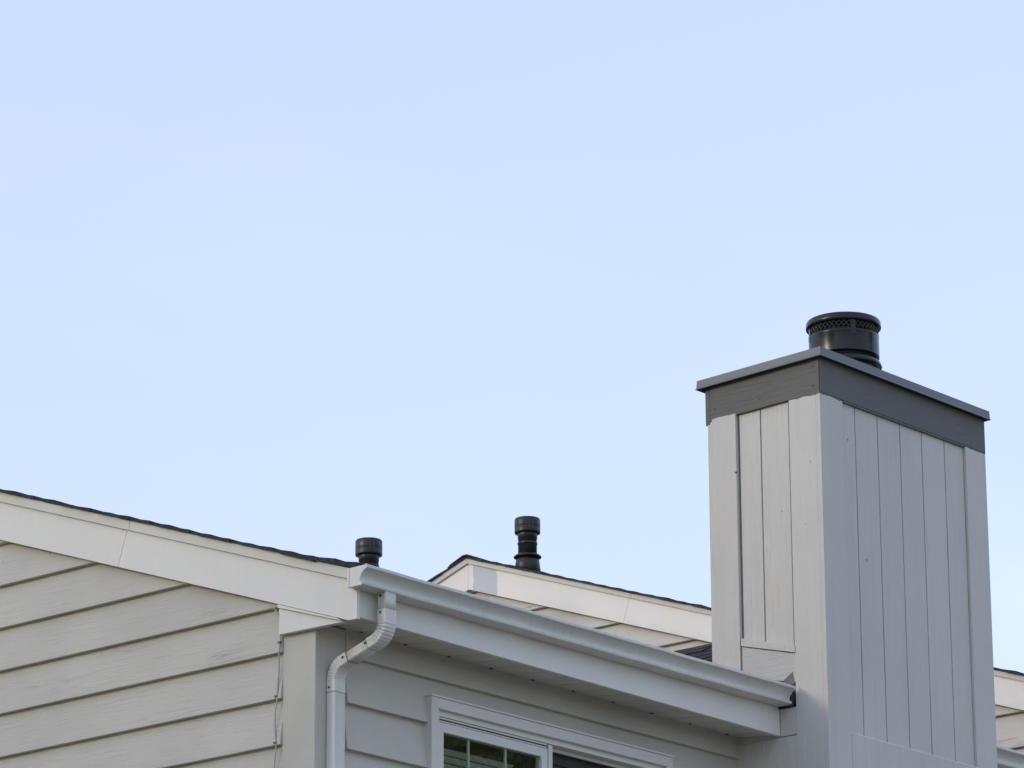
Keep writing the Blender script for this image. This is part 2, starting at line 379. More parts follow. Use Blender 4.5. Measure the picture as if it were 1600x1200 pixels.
# eave fascia and soffit
YF = -0.270; YG = -0.385
MB().prism([(-0.008, 6.262), (3.087, 6.239), (3.087, 6.480), (-0.016, 6.480)], lambda x, z: (x, YF, z), lambda x, z: (x, YF + 0.020, z)).build('eave_fascia', M['fascia'], house, 0.0015)
MB().box(-0.018, 3.085, YF + 0.021, -0.20, 6.30, 6.49).build('fascia_backing', M['fascia'], house)
MB().box(4.56, X2, YF, YF + 0.02, 6.235, 6.480).build('eave_fascia', M['fascia'], house, 0.0015)
sx = -0.012
i = 0
while sx < 3.08:
    w = min(0.300, 3.089 - sx)
    def zsf(y, x): return 6.264 - 0.007 * x + (y - YF) / 0.27 * 0.030
    p = MB()
    a, b = sx + 0.003, sx + w - 0.003
    for (u0, u1) in ((a, a + (b - a) / 2 - 0.004), (a + (b - a) / 2 + 0.004, b)):
        p.add([(u, y, zsf(y, u) + dz) for u in (u0, u1) for y in (YF + 0.021, 0.006) for dz in (0, 0.012)], [(0, 1, 3, 2), (4, 6, 7, 5), (0, 4, 5, 1), (2, 3, 7, 6), (0, 2, 6, 4), (1, 5, 7, 3)])
    p.add([(u, y, zsf(y, u) + dz) for u in (a, b) for y in (YF + 0.021, 0.004) for dz in (0.006, 0.010)], [(0, 1, 3, 2), (4, 6, 7, 5), (0, 4, 5, 1), (2, 3, 7, 6), (0, 2, 6, 4), (1, 5, 7, 3)])
    p.build('soffit_panel', M['soffit'], house)
    # small dark weep notch at the wall end of each panel joint
    MB().box(sx - 0.007, sx + 0.008, -0.018, -0.010, zsf(-0.01, sx) - 0.004, zsf(-0.01, sx) + 0.004).build('soffit_notch', M['gap'], house) if i else None
    sx += 0.300; i += 1
MB().box(-0.016, 3.085, -0.25, 0.02, 6.325, 6.335).build('soffit_backing', M['gap'], house)
MB().box(4.56, X2, YF + 0.021, 0.01, 6.255, 6.27).build('soffit_panel', M['soffit'], house)

# gutter: K-style profile (d = distance out from the fascia, z)
def gprof(z0):
    pts = [(0.000, 0.088), (0.000, 0.0), (0.080, 0.0), (0.0860, 0.002), (0.0880, 0.005), (0.0880, 0.0145), (0.083, 0.0175), (0.0755, 0.0205), (0.0750, 0.028), (0.0775, 0.038), (0.083, 0.048), (0.091, 0.058), (0.101, 0.066), (0.110, 0.0705), (0.1155, 0.0725), (0.1175, 0.0745), (0.1175, 0.0865), (0.115, 0.0885), (0.108, 0.0885)]
    return [(d, z + z0) for d, z in pts]
def gutter(x0, x1, za, zb):
    m = MB(); t = 0.0022
    P = gprof(0)
    inn = []
    for i, (d, z) in enumerate(P):
        a = P[max(i - 1, 0)]; b = P[min(i + 1, len(P) - 1)]
        dx, dz = b[0] - a[0], b[1] - a[1]; l = math.hypot(dx, dz); inn.append((d - dz / l * t, z + dx / l * t))
    n = len(P); N = 24; vs = []; fs = []
    for k in range(N + 1):
        x = x0 + (x1 - x0) * k / N; zz = za + (zb - za) * k / N + 0.0012 * math.sin(k * 1.7)
        wob = 0.0010 * math.sin(k * 0.9 + 1)
        vs += [(x, YF - 0.001 - d - wob * (d > 0.05), zz + z) for d, z in P] + [(x, YF - 0.001 - d - wob * (d > 0.05), zz + z) for d, z in inn]
    for k in range(N):
        o = k * 2 * n; q = o + 2 * n
        for i in range(n - 1):
            fs.append((o + i, o + i + 1, q + i + 1, q + i)); fs.append((o + n + i + 1, o + n + i, q + n + i, q + n + i + 1))
        fs.append((o + n - 1, o + 2 * n - 1, q + 2 * n - 1, q + n - 1)); fs.append((o + n, o, q, q + n))
    for k in (0, N):
        o = k * 2 * n
        for i in range(n - 1): fs.append((o + i, o + n + i, o + n + i + 1, o + i + 1))
    m.add(vs, fs, True)
    return m
gut = gutter(-0.080, 3.072, 6.381, 6.384).build('gutter', M['gutter'], house)
for p in gut.data.polygons: p.use_smooth = True
gut.data.set_sharp_from_angle(angle=math.radians(35)) if hasattr(gut.data, 'set_sharp_from_angle') else None
capm = MB().prism([(d, z) for d, z in gprof(6.3805)], lambda d, z: (-0.0835, YF - 0.001 - d, z), lambda d, z: (-0.0795, YF - 0.001 - d, z))
ec = capm.build('end_cap', M['gutter'], gut)
rim = MB().tube([(-0.084, YF - 0.001 - d * 1.0, z) for d, z in gprof(6.3805)], 0.0026, 6)
rim.box(-0.0865, -0.083, YF - 0.012, YF - 0.001, 6.381, 6.469)
rim.build('end_cap', M['gutter'], gut)
gut2 = gutter(4.575, X2 - 0.02, 6.378, 6.375).build('gutter', M['gutter'], house)
gut2.data.set_sharp_from_angle(angle=math.radians(35)) if hasattr(gut2.data, 'set_sharp_from_angle') else None
MB().box(3.074, 3.0885, -0.36, YF - 0.002, 6.376, 6.45).build('eave_gap_shade', M['gap'], house)  # dark block painted as the shade between gutter end and chimney

# ------------------------------------------------------------------ downspout with corrugated elbows
ds = thing('x', 'x', 'x'); bpy.data.objects.remove(ds)
def rrect(w, d, r=0.008, flute=True):
    pts = []
    for (sx_, sy_, a0) in ((1, 1, 0), (-1, 1, 90), (-1, -1, 180), (1, -1, 270)):
        for j in range(4):
            a = math.radians(a0 + j * 30); pts.append((sx_ * (w / 2 - r) + r * math.cos(a), sy_ * (d / 2 - r) + r * math.sin(a)))
        # fluted ribs down each face
        if flute:
            nx, ny = {0: (0, 1), 90: (-1, 0), 180: (0, -1), 270: (1, 0)}[a0]
            tx, ty = -ny, nx
            hw = (w if nx == 0 else d) / 2 - r; off_ = (d if nx == 0 else w) / 2
            for q in (-0.55, -0.45, -0.35, -0.2, -0.1, 0.1, 0.2, 0.35, 0.45, 0.55):
                dep = 0.0016 if abs(q) in (0.45, 0.1) else 0
                pts.append((nx * (off_ - dep) + tx * hw * q, ny * (off_ - dep) + ty * hw * q))
    return pts
PX = 0.112
def sweep(m, path, w, d, scale=None):
    """path: list of (y, z, angle) where angle is the tilt of the section"""
    P = rrect(w, d); n = len(P); vs = []; fs = []
    for k, (y, z, a) in enumerate(path):
        s = scale[k] if scale else 1.0
        for u, v in P:
            vv = v * s; vs.append((PX + u * s, y + vv * math.cos(a), z + vv * math.sin(a)))
    for k in range(len(path) - 1):
        for i in range(n):
            j = (i + 1) % n; fs.append((k * n + i, k * n + j, (k + 1) * n + j, (k + 1) * n + i))
    m.add(vs, fs, True)
    o = len(m.v) - len(vs)
    m.f += [tuple(o + i for i in range(n)), tuple(o + len(vs) - 1 - i for i in range(n))]; m.smooth += [False, False]
    return m
DW, DD = 0.076, 0.052
Y0, YE, RR, TH = -0.330, -0.024, 0.082, math.radians(72)
ZA = 6.248
arc1 = [(Y0 + RR * (1 - math.cos(t)), ZA - RR * math.sin(t), t) for t in [TH * i / 16 for i in range(17)]]
e1 = arc1[-1]
dY = RR * (1 - math.cos(TH))
slen = (YE - dY - e1[0]) / math.sin(TH)
e2 = (e1[0] + slen * math.sin(TH), e1[1] - slen * math.cos(TH))
arc2 = [(YE - RR * (1 - math.cos(TH - t)), 0, TH - t) for t in [TH * i / 16 for i in range(17)]]
zc = e2[1] - RR * math.sin(TH)
arc2 = [(y, zc + RR * math.sin(a), a) for y, _, a in arc2]
down = MB(); sweep(down, [(YE, zc - 0.045, 0), (YE, 3.0, 0), (YE, 0.15, 0)], DW, DD)
dspout = down.build('downspout', M['pipe'], house)
m = MB(); sweep(m, [(Y0, 6.384, 0), (Y0, 6.300, 0)], DW * 0.97, DD * 0.97); m.build('outlet', M['pipe'], dspout)
def crimp(n): return [1.0 + (0.045 if i % 2 else -0.0) for i in range(n)]
m = MB(); sweep(m, [(Y0, 6.304, 0), (Y0, ZA + 0.012, 0)] + arc1 + [(e1[0] + 0.030 * math.sin(TH), e1[1] - 0.030 * math.cos(TH), TH)], DW, DD, [1.02, 1.02] + [1.0 + (0.0 if i in (0, 16) else (0.045 if i % 2 else -0.03)) for i in range(17)] + [1.02])
m.smooth = [False] * len(m.f); m.build('elbow', M['pipe'], dspout)
m = MB(); sweep(m, [(e1[0] + 0.026 * math.sin(TH), e1[1] - 0.026 * math.cos(TH), TH), (e2[0] - 0.030 * math.sin(TH), e2[1] + 0.030 * math.cos(TH), TH)], DW * 0.93, DD * 0.93); m.build('offset_pipe', M['pipe'], dspout)
m = MB(); sweep(m, [(e2[0] - 0.040 * math.sin(TH), e2[1] + 0.040 * math.cos(TH), TH)] + arc2 + [(YE, zc - 0.055, 0)], DW, DD, [1.03] + [1.0 + (0.0 if i in (0, 16) else (0.045 if i % 2 else -0.03)) for i in range(17)] + [1.03])
m.smooth = [False] * len(m.f); m.build('elbow', M['pipe'], dspout)
for (y, z, a) in ((Y0, 6.3035, 0), (e1[0] + 0.030 * math.sin(TH), e1[1] - 0.030 * math.cos(TH), TH), (e2[0] - 0.041 * math.sin(TH), e2[1] + 0.041 * math.cos(TH), TH), (YE, zc - 0.056, 0)):
    m = MB(); sweep(m, [(y - 0.001 * math.sin(a), z + 0.001 * math.cos(a), a), (y + 0.002 * math.sin(a), z - 0.002 * math.cos(a), a)], DW * 1.005, DD * 1.005); m.build('pipe_seam', M['raw'], dspout)
def screw(p, axis='x'):
    m = MB(); v = []
    for r_, dd in ((0.0052, 0.0), (0.0052, -0.003), (0.003, -0.0045)):
        for j in range(8):
            a = math.pi * j / 4
            v.append((p[0] + dd, p[1] + r_ * math.cos(a), p[2] + r_ * math.sin(a)) if axis == 'x' else (p[0] + r_ * math.cos(a), p[1] + dd, p[2] + r_ * math.sin(a)))
    f = [(a * 8 + j, a * 8 + (j + 1) % 8, a * 8 + 8 + (j + 1) % 8, a * 8 + 8 + j) for a in (0, 1) for j in range(8)] + [tuple(range(16, 24))]
    m.add(v, f); return m.build('screw', M['screw'], dspout)
xl = PX - DW / 2 - 0.0005
screw((xl, Y0 + 0.004, 6.366)); screw((xl - 0.001, Y0 + 0.004, 6.290))
screw((xl - 0.001, e1[0] + 0.040 * math.sin(TH), e1[1] - 0.040 * math.cos(TH) + 0.006)); screw((xl - 0.001, e2[0] - 0.020 * math.sin(TH), e2[1] + 0.020 * math.cos(TH) + 0.006))
screw((xl - 0.001, YE + 0.006, zc - 0.035))

# ------------------------------------------------------------------ sliding window
win = MB()
YC = -0.034
def frame_ring(m, x0, x1, z0, z1, w, yf, yb):
    m.prism([(x0, z1), (x1, z1), (x1 - w, z1 - w), (x0 + w, z1 - w)], lambda x, z: (x, yf, z), lambda x, z: (x, yb, z))
    m.prism([(x0, z0), (x1, z0), (x1 - w, z0 + w), (x0 + w, z0 + w)], lambda x, z: (x, yf, z), lambda x, z: (x, yb, z))
    m.prism([(x0, z0), (x0 + w, z0 + w), (x0 + w, z1 - w), (x0, z1)], lambda x, z: (x, yf, z), lambda x, z: (x, yb, z))
    m.prism([(x1, z0), (x1 - w, z0 + w), (x1 - w, z1 - w), (x1, z1)], lambda x, z: (x, yf, z), lambda x, z: (x, yb, z))
frame_ring(win, WX0 + 0.048, WX1 - 0.048, WZ0 + 0.048, WZ1 - 0.048, 0.030, -0.012, 0.12)
window = win.build('window', M['vinyl'], house, 0.0015)
def casing(poly, n='window_casing'):
    MB().prism(poly, lambda x, z: (x, YC, z), lambda x, z: (x, 0.022, z)).build(n, M['casing'], window, 0.003)
cw = 0.051
casing([(WX0, WZ1), (WX1, WZ1), (WX1 - cw + 0.001, WZ1 - cw), (WX0 + cw - 0.001, WZ1 - cw)])
casing([(WX0, WZ0), (WX0 + cw, WZ0 + cw), (WX0 + cw, WZ1 - cw - 0.001), (WX0, WZ1 - 0.0015)])
casing([(WX1, WZ0), (WX1 - cw, WZ0 + cw), (WX1 - cw, WZ1 - cw - 0.001), (WX1, WZ1 - 0.0015)])
casing([(WX0 + 0.001, WZ0), (WX1 - 0.001, WZ0), (WX1 - cw, WZ0 + cw - 0.001), (WX0 + cw, WZ0 + cw - 0.001)])
# back band on the head and side casing
MB().box(WX0 - 0.004, WX1 + 0.004, YC - 0.006, 0.02, WZ1 + 0.0005, WZ1 + 0.010).build('window_casing', M['casing'], window, 0.002)
# head track lines
for (a, b, y) in ((WZ1 - 0.087, WZ1 - 0.080, -0.006), (WZ1 - 0.099, WZ1 - 0.0935, 0.0)):
    MB().box(WX0 + 0.080, 1.600, y, 0.10, a, b).build('head_track', M['vinyl'], window, 0.001)
XM = 1.612
sash = MB(); frame_ring(sash, WX0 + 0.0795, XM, WZ0 + 0.08, WZ1 - 0.101, 0.044, 0.002, 0.040)
sash = sash.build('sash', M['vinyl'], window, 0.0015)
MB().box(XM + 0.002, XM + 0.030, -0.004, 0.08, WZ0 + 0.08, WZ1 - 0.0795).build('meeting_rail', M['vinyl'], window, 0.002)
MB().box(WX0 + 0.122, XM - 0.043, 0.016, 0.019, WZ0 + 0.12, WZ1 - 0.144).build('pane', M['glass'], window)
for x in (1.066, 1.330):
    MB().box(x - 0.0065, x + 0.0065, 0.021, 0.029, WZ0 + 0.12, WZ1 - 0.144).build('muntin', M['blind'], window)
for z in (5.60, 5.28):
    MB().box(WX0 + 0.122, XM - 0.043, 0.022, 0.028, z - 0.008, z + 0.008).build('muntin', M['blind'], window)
frs = MB(); frame_ring(frs, XM + 0.0305, WX1 - 0.0785, WZ0 + 0.08, WZ1 - 0.0795, 0.016, 0.034, 0.050)
frs.build('screen_frame', M['vinyl'], window, 0.001)
frs = MB(); frame_ring(frs, XM + 0.0305, WX1 - 0.0785, WZ0 + 0.08, WZ1 - 0.082, 0.060, 0.075, 0.105)
frs.build('sash', M['screen'], window, 0.001)
MB().box(XM + 0.09, WX1 - 0.138, 0.086, 0.089, WZ0 + 0.14, WZ1 - 0.142).build('pane', M['glass'], window)
sc = MB()
nz_ = 40
MB().box(XM + 0.046, WX1 - 0.094, 0.0405, 0.0415, WZ0 + 0.096, WZ1 - 0.0955).build('insect_screen', M['screen'], window) if False else None
# blind slats hang behind the left pane
bl = MB()
for k in range(26):
    z = WZ1 - 0.19 - 0.036 * k
    bl.add([(WX0 + 0.10, 0.125, z + 0.011), (XM - 0.10, 0.125, z + 0.011), (XM - 0.10, 0.150, z - 0.011), (WX0 + 0.10, 0.150, z - 0.011)], [(0, 1, 2, 3)])
bl.build('blind', M['blind'], window)
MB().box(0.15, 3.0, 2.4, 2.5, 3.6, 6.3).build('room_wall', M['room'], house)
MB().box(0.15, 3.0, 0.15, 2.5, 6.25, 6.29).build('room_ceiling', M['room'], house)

# ------------------------------------------------------------------ roofs
def shingle_piece(m, x0, x1, yb, a, thick, south=True, curl=0.0, depth=0.20):
    """one asphalt tab: thick butt edge, thin head, rake edge with its own little curl"""
    nx = 3; vs = []
    for (q, lift) in ((0.0, thick), (0.35, thick * 0.72), (1.0, thick * 0.25)):
        y = yb + depth * q
        yy = y if south else 2 * RIDGE - y
        for i in range(nx + 1):
            t = i / nx; x = x0 + (x1 - x0) * t
            e = curl * (1 - min(1, t * 3)) * (1 - q * 0.7)
            zt = a + SL * y + lift + e; zb = a + SL * y + lift * 0.12 + e - (0.004 if i == 0 else 0)
            vs.append((x, yy, zt)); vs.append((x, yy, min(zb, zt - 0.0025)))
    w = 2 * (nx + 1); fs = []
    for r in range(2):
        for i in range(nx):
            b = r * w + 2 * i
            fs.append((b, b + 2, b + w + 2, b + w)); fs.append((b + 1, b + w + 1, b + w + 3, b + 3))
        fs.append((r * w, r * w + w, r * w + w + 1, r * w + 1)); e = r * w + 2 * nx; fs.append((e, e + 1, e + w + 1, e + w))
    for r in (0, 2):
        for i in range(nx):
            b = r * w + 2 * i; fs.append((b, b + 1, b + 3, b + 2))
    m.add(vs, fs); return m
def roof(parent, xa, xb, a, seed):
    random.seed(seed)
    dk = MB()
    dk.prism([(-0.30, up(-0.30, a - 0.030)), (RIDGE, up(RIDGE, a - 0.030)), (YB + 0.30, up(YB + 0.30, a - 0.030)), (YB + 0.30, up(YB + 0.30, a)), (RIDGE, up(RIDGE, a)), (-0.30, up(-0.30, a))],
             lambda y, z: (xa + 0.030, y, z), lambda y, z: (xb, y, z))
    rf = dk.build('roof', M['shingle'], parent)
    field = MB(); n = int((RIDGE + 0.31) / 0.1325)
    for south in (True, False):
        for k in range(n + 1):
            yb = -0.325 + 0.1325 * k
            d = min(0.21, RIDGE - yb)
            if d < 0.03: continue
            j = random.uniform(-0.006, 0.006)
            th = random.uniform(0.014, 0.018)
            cu = random.choice((0, 0.004, 0.009, -0.003, 0.006)) * random.uniform(0.1, 0.5)
            if k < 3 and south: th += 0.010; cu += 0.010 - 0.008 * k
            m = shingle_piece(MB(), xa + j, xa + 0.9, yb, a, th, south, cu, d)
            m.build('shingle', M['shingle'], rf)
            x = xa + 0.9 + 0.003
            while x < xb:
                w = min(random.choice((0.14, 0.2, 0.26, 0.33)), xb - x)
                t2 = random.uniform(0.010, 0.016)
                yb2 = yb + random.choice((0, 0, 0.003))
                vs = []
                for (q, lift) in ((0.0, t2), (1.0, t2 * 0.3)):
                    y = yb2 + d * q; yy = y if south else 2 * RIDGE - y
                    vs += [(x, yy, a + SL * y + lift), (x + w - 0.004, yy, a + SL * y + lift)]
                y = yb2; yy = y if south else 2 * RIDGE - y
                vs += [(x, yy, a + SL * y), (x + w - 0.004, yy, a + SL * y)]
                field.add(vs, [(0, 1, 3, 2), (4, 5, 1, 0)])
                x += w
    fo = field.build('shingle_field', M['shingle'], rf); fo['kind'] = 'stuff'
    # ridge caps
    zr = a + SL * RIDGE; x = xa; i = 0
    while x < xb and i < 9:
        w = 0.20
        MB().prism([(RIDGE - 0.14, zr - SL * 0.14 + 0.018), (RIDGE - 0.02, zr + 0.018), (RIDGE + 0.02, zr + 0.018), (RIDGE + 0.14, zr - SL * 0.14 + 0.018), (RIDGE + 0.14, zr - SL * 0.14 + 0.014), (RIDGE, zr + 0.012), (RIDGE - 0.14, zr - SL * 0.14 + 0.014)],
                   lambda y, z, x=x: (x, y, z + 0.003), lambda y, z, x=x: (x + 0.24, y, z)).build('ridge_cap', M['shingle'], rf)
        x += w; i += 1
    return rf
roof1 = roof(house, -0.080, X2 - 0.01, 6.566, 11)

# ------------------------------------------------------------------ chimney
CX0, CX1, CY0, CY1 = 3.09, 4.555, -0.570, 0.140
ZB = 7.975
ch = MB().box(CX0 + 0.0305, CX1 - 0.004, CY0 + 0.0305, CY1 - 0.004, 0, 8.15).build('chimney', M['gap'], house)
ch['label'] = 'tall boxed chimney clad in pale grey vertical planks under a dark grey band'
zpl = 6.20
# front (facing the eave side): corner boards, planks between them
BV = 0.0022
MB().box(CX0 - 0.002, 3.280, CY0, CY0 + 0.027, 0, ZB).build('corner_board', M['chim_cb'], ch, BV)
MB().box(4.372, CX1, CY0, CY0 + 0.030, 0, ZB).build('corner_board', M['chim_cb'], ch, BV)
edges = [3.282, 3.405, 3.601, 3.798, 3.992, 4.197, 4.370]
for a, b in zip(edges, edges[1:]):
    MB().box(a + 0.0035, b - 0.0035, CY0 + 0.015, CY0 + 0.034, zpl, ZB + 0.03).build('plank', M['chim'], ch, 0.003)
MB().box(3.282, 4.370, CY0 + 0.024, CY0 + 0.034, zpl, ZB + 0.03).build('plank_backing', M['gap'], ch)
MB().box(3.281, 4.371, CY0 - 0.001, CY0 + 0.032, 5.94, 6.238).build('cross_board', M['chim'], ch, 0.004)
MB().tube([(3.283 + 0.05 * i, CY0 + 0.003, 6.2405) for i in range(22)] + [(4.37, CY0 + 0.003, 6.2405)], 0.005, 6).build('caulk_bead', M['gutter'], ch)
MB().box(3.281, 4.371, CY0 + 0.012, CY0 + 0.034, 0, 5.938).build('cross_board', M['chim'], ch, 0.002)
# left face
MB().box(CX0, CX0 + 0.030, CY0 + 0.0285, -0.371, 0, ZB).build('corner_board', M['chim_cb'], ch, BV)
MB().box(CX0 - 0.004, CX0 + 0.030, -0.031, 0.122, 6.30, ZB - 0.004).build('corner_board', M['chim_cb'], ch, BV)
MB().box(CX0 + 0.002, CX0 + 0.030, 0.1235, 0.153, 6.40, ZB - 0.02).build('edge_strip', M['chim'], ch, 0.002)
for a, b in ((-0.371, -0.3575), (-0.3545, -0.1785), (-0.1735, -0.0395)):
    MB().box(CX0 + 0.018, CX0 + 0.034, a + 0.001, b - 0.001, 6.55, ZB + 0.03).build('plank', M['chim'], ch, 0.003)
MB().box(CX0 + 0.016, CX0 + 0.034, -0.0395, -0.0325, 6.45, ZB).build('plank_gap', M['raw'], ch)
# sloped step block where the roof line meets the left face, its loose top strip, rough lower part
MB().prism([(-0.378, 6.649), (-0.039, 6.737), (-0.039, 6.778), (-0.378, 6.683)], lambda y, z: (CX0 - 0.006, y, z), lambda y, z: (CX0 + 0.03, y, z)).build('flashing_board', M['chim'], ch, 0.002)
pts = [(-0.376, 6.500), (-0.10, 6.56), (-0.041, 6.575), (-0.041, 6.733)]
random.seed(4)
for t in (0.15, 0.3, 0.45, 0.6, 0.75, 0.9): pts.append((-0.041 - 0.335 * t, 6.733 - 0.088 * t - random.uniform(0, 0.006)))
pts.append((-0.376, 6.645))
MB().prism(pts, lambda y, z: (CX0 + 0.001, y, z), lambda y, z: (CX0 + 0.03, y, z)).build('flashing_board', M['chim_old'], ch)['label'] = 'rough weathered board with cracked paint just above the gutter'
MB().prism([(-0.366, 6.49), (-0.355, 6.552), (-0.343, 6.546), (-0.30, 6.520), (-0.292, 6.495)], lambda y, z: (CX0 - 0.0015, y, z), lambda y, z: (CX0 + 0.02, y, z)).build('bare_patch', M['raw'], ch)
MB().box(CX0 + 0.012, CX0 + 0.034, -0.371, 0.13, 6.40, 6.56).build('flashing_backing', M['gap'], ch)
MB().box(CX0 - 0.001, CX0 + 0.03, -0.3695, -0.27, 6.235, 6.374).build('end_block', M['chim_old'], ch, 0.003)
MB().box(CX0 + 0.004, CX0 + 0.03, -0.3695, 0.02, 0, 6.232).build('lower_panel', M['chim'], ch, 0.002)
MB().box(CX0 + 0.005, CX0 + 0.03, -0.266, 0.02, 6.2335, 6.31).build('end_block', M['chim'], ch, 0.002)
# dark band under the cap, flush over the corner boards
def tilt(y): return -0.025 * (y - CY0)
MB().box(CX0 + 0.006, CX1, CY0 - 0.0015, CY0 + 0.030, ZB + 0.0005, 8.160).build('trim_band', M['bandx'], ch, 0.002)
b = MB(); b.add([(x, y, z + (tilt(y))) for x in (CX0 - 0.0015, CX0 + 0.03) for y in (CY0 + 0.004, 0.134) for z in (ZB, 8.165)], [(0, 1, 3, 2), (4, 6, 7, 5), (0, 4, 5, 1), (2, 3, 7, 6), (0, 2, 6, 4), (1, 5, 7, 3)])
b.build('trim_band', M['band'], ch, 0.002)
b = MB(); b.add([(x, y, z + tilt(y)) for x in (CX0 + 0.001, CX0 + 0.03) for y in (0.1365, 0.165) for z in (ZB - 0.016, 8.165)], [(0, 1, 3, 2), (4, 6, 7, 5), (0, 4, 5, 1), (2, 3, 7, 6), (0, 2, 6, 4), (1, 5, 7, 3)])
b.build('trim_band', M['band'], ch, 0.002)
MB().box(3.288, 4.364, CY0 + 0.001, CY0 + 0.02, ZB - 0.010, ZB).build('band_edge', M['bandx'], ch)
cp = MB()
cvs = []
for (ox, z) in ((0.034, 8.1535), (0.038, 8.153), (0.033, 8.162), (0.031, 8.201)):
    for (x, y) in ((CX0 - ox, CY0 - ox), (CX1 - 0.024 + ox, CY0 - ox), (CX1 - 0.024 + ox, 0.163 + ox), (CX0 - ox, 0.163 + ox)):
        cvs.append((x, y, z + tilt(y)))
cvs.append(((CX0 + CX1) / 2, -0.21, 8.225)); 
inner = []
for (x, y) in ((CX0 - 0.026, CY0 - 0.026), (CX1 + 0.003, CY0 - 0.026), (CX1 + 0.003, 0.18), (CX0 - 0.026, 0.18)): cvs.append((x, y, 8.1535 + tilt(y)))
for (x, y) in ((CX0 - 0.026, CY0 - 0.026), (CX1 + 0.003, CY0 - 0.026), (CX1 + 0.003, 0.18), (CX0 - 0.026, 0.18)): cvs.append((x, y, 8.166 + tilt(y)))
fs = []
for r in range(3):
    for i in range(4): j = (i + 1) % 4; fs.append((r * 4 + i, r * 4 + j, r * 4 + 4 + j, r * 4 + 4 + i))
for i in range(4): fs.append((12 + i, 12 + (i + 1) % 4, 16))
for i in range(4): j = (i + 1) % 4; fs.append((i, 17 + i, 17 + j, j)); fs.append((17 + i, 21 + i, 21 + j, 17 + j))
fs.append((21, 22, 23, 24))
cp.add(cvs, fs)
cp.build('chase_cap', M['cap'], ch)

for (y, z, q, x) in ((0.10, 8.018, 0.006, CX0 - 0.0025), (-0.19, 8.010, 0.005, CX0 - 0.0025), (-0.528, 8.012, 0.006, CX0 - 0.0025), (-0.530, 8.115, 0.006, CX0 - 0.0025), (-0.028, 7.652, 0.008, CX0 - 0.005), (-0.46, 7.30, 0.003, CX0 - 0.001), (-0.50, 7.62, 0.003, CX0 - 0.001), (0.06, 7.50, 0.0025, CX0 - 0.005), (-0.30, 7.40, 0.003, CX0 + 0.0165)):
    MB().prism([(y + q * math.cos(t) * (1 + 0.3 * math.sin(3 * t)), z + 0.7 * q * math.sin(t)) for t in [math.pi * i / 4 for i in range(8)]], lambda a, b, x=x: (x, a, b), lambda a, b, x=x: (x + 0.004, a, b)).build('nail_hole', M['screw'], ch)
# flue terminal on the chase
FX, FY = 3.640, -0.330
fl = MB().lathe(FX, FY, [(0.183, 8.3280), (0.1835, 8.3320), (0.183, 8.4300), (0.1845, 8.4340), (0.1845, 8.4470), (0.17, 8.4480), (0.165, 8.4300)], 64).build('flue_pipe', M['flue'], house)
MB().lathe(FX, FY, [(0.165, 8.20), (0.165, 8.3400)], 48).build('flue_collar', M['mesh'], fl)
MB().lathe(FX, FY, [(0.192, 8.2720), (0.196, 8.2780), (0.190, 8.2950), (0.172, 8.3150), (0.166, 8.3160)], 64).build('storm_collar', M['flue'], fl)
MB().lathe(FX, FY, [(0.192, 8.4900), (0.1965, 8.4920), (0.197, 8.5020), (0.195, 8.5220), (0.190, 8.5290), (0.10, 8.5400), (0.02, 8.5430)], 64).build('rain_cap', M['flue'], fl)
MB().lathe(FX, FY, [(0.120, 8.4400), (0.120, 8.5000)], 32).build('flue_liner', M['mesh'], fl)
ms = MB()
nd = 44; z0, z1 = 8.4440, 8.5020; rows = 4
for i in range(nd):
    for sgn in (1, -1):
        pts = []
        for r in range(rows + 1):
            a = 2 * math.pi * (i + sgn * (0.5 if r % 2 else 0)) / nd
            pts.append((FX + 0.178 * math.cos(a), FY + 0.178 * math.sin(a), z0 + (z1 - z0) * r / rows))
        ms.tube(pts, 0.0026, 4)
ms.build('mesh_screen', M['mesh'], fl)
for k in range(4):
    a = math.radians(232 + 90 * k); u, v = math.cos(a), math.sin(a)
    st = MB(); st.add([(FX + u * r - v * w, FY + v * r + u * w, z) for r in (0.1805, 0.1850) for w in (-0.014, 0.014) for z in (8.4100, 8.5020)], [(0, 1, 3, 2), (4, 6, 7, 5), (0, 4, 5, 1), (2, 3, 7, 6), (0, 2, 6, 4), (1, 5, 7, 3)])
    st.build('strap', M['flue'], fl)

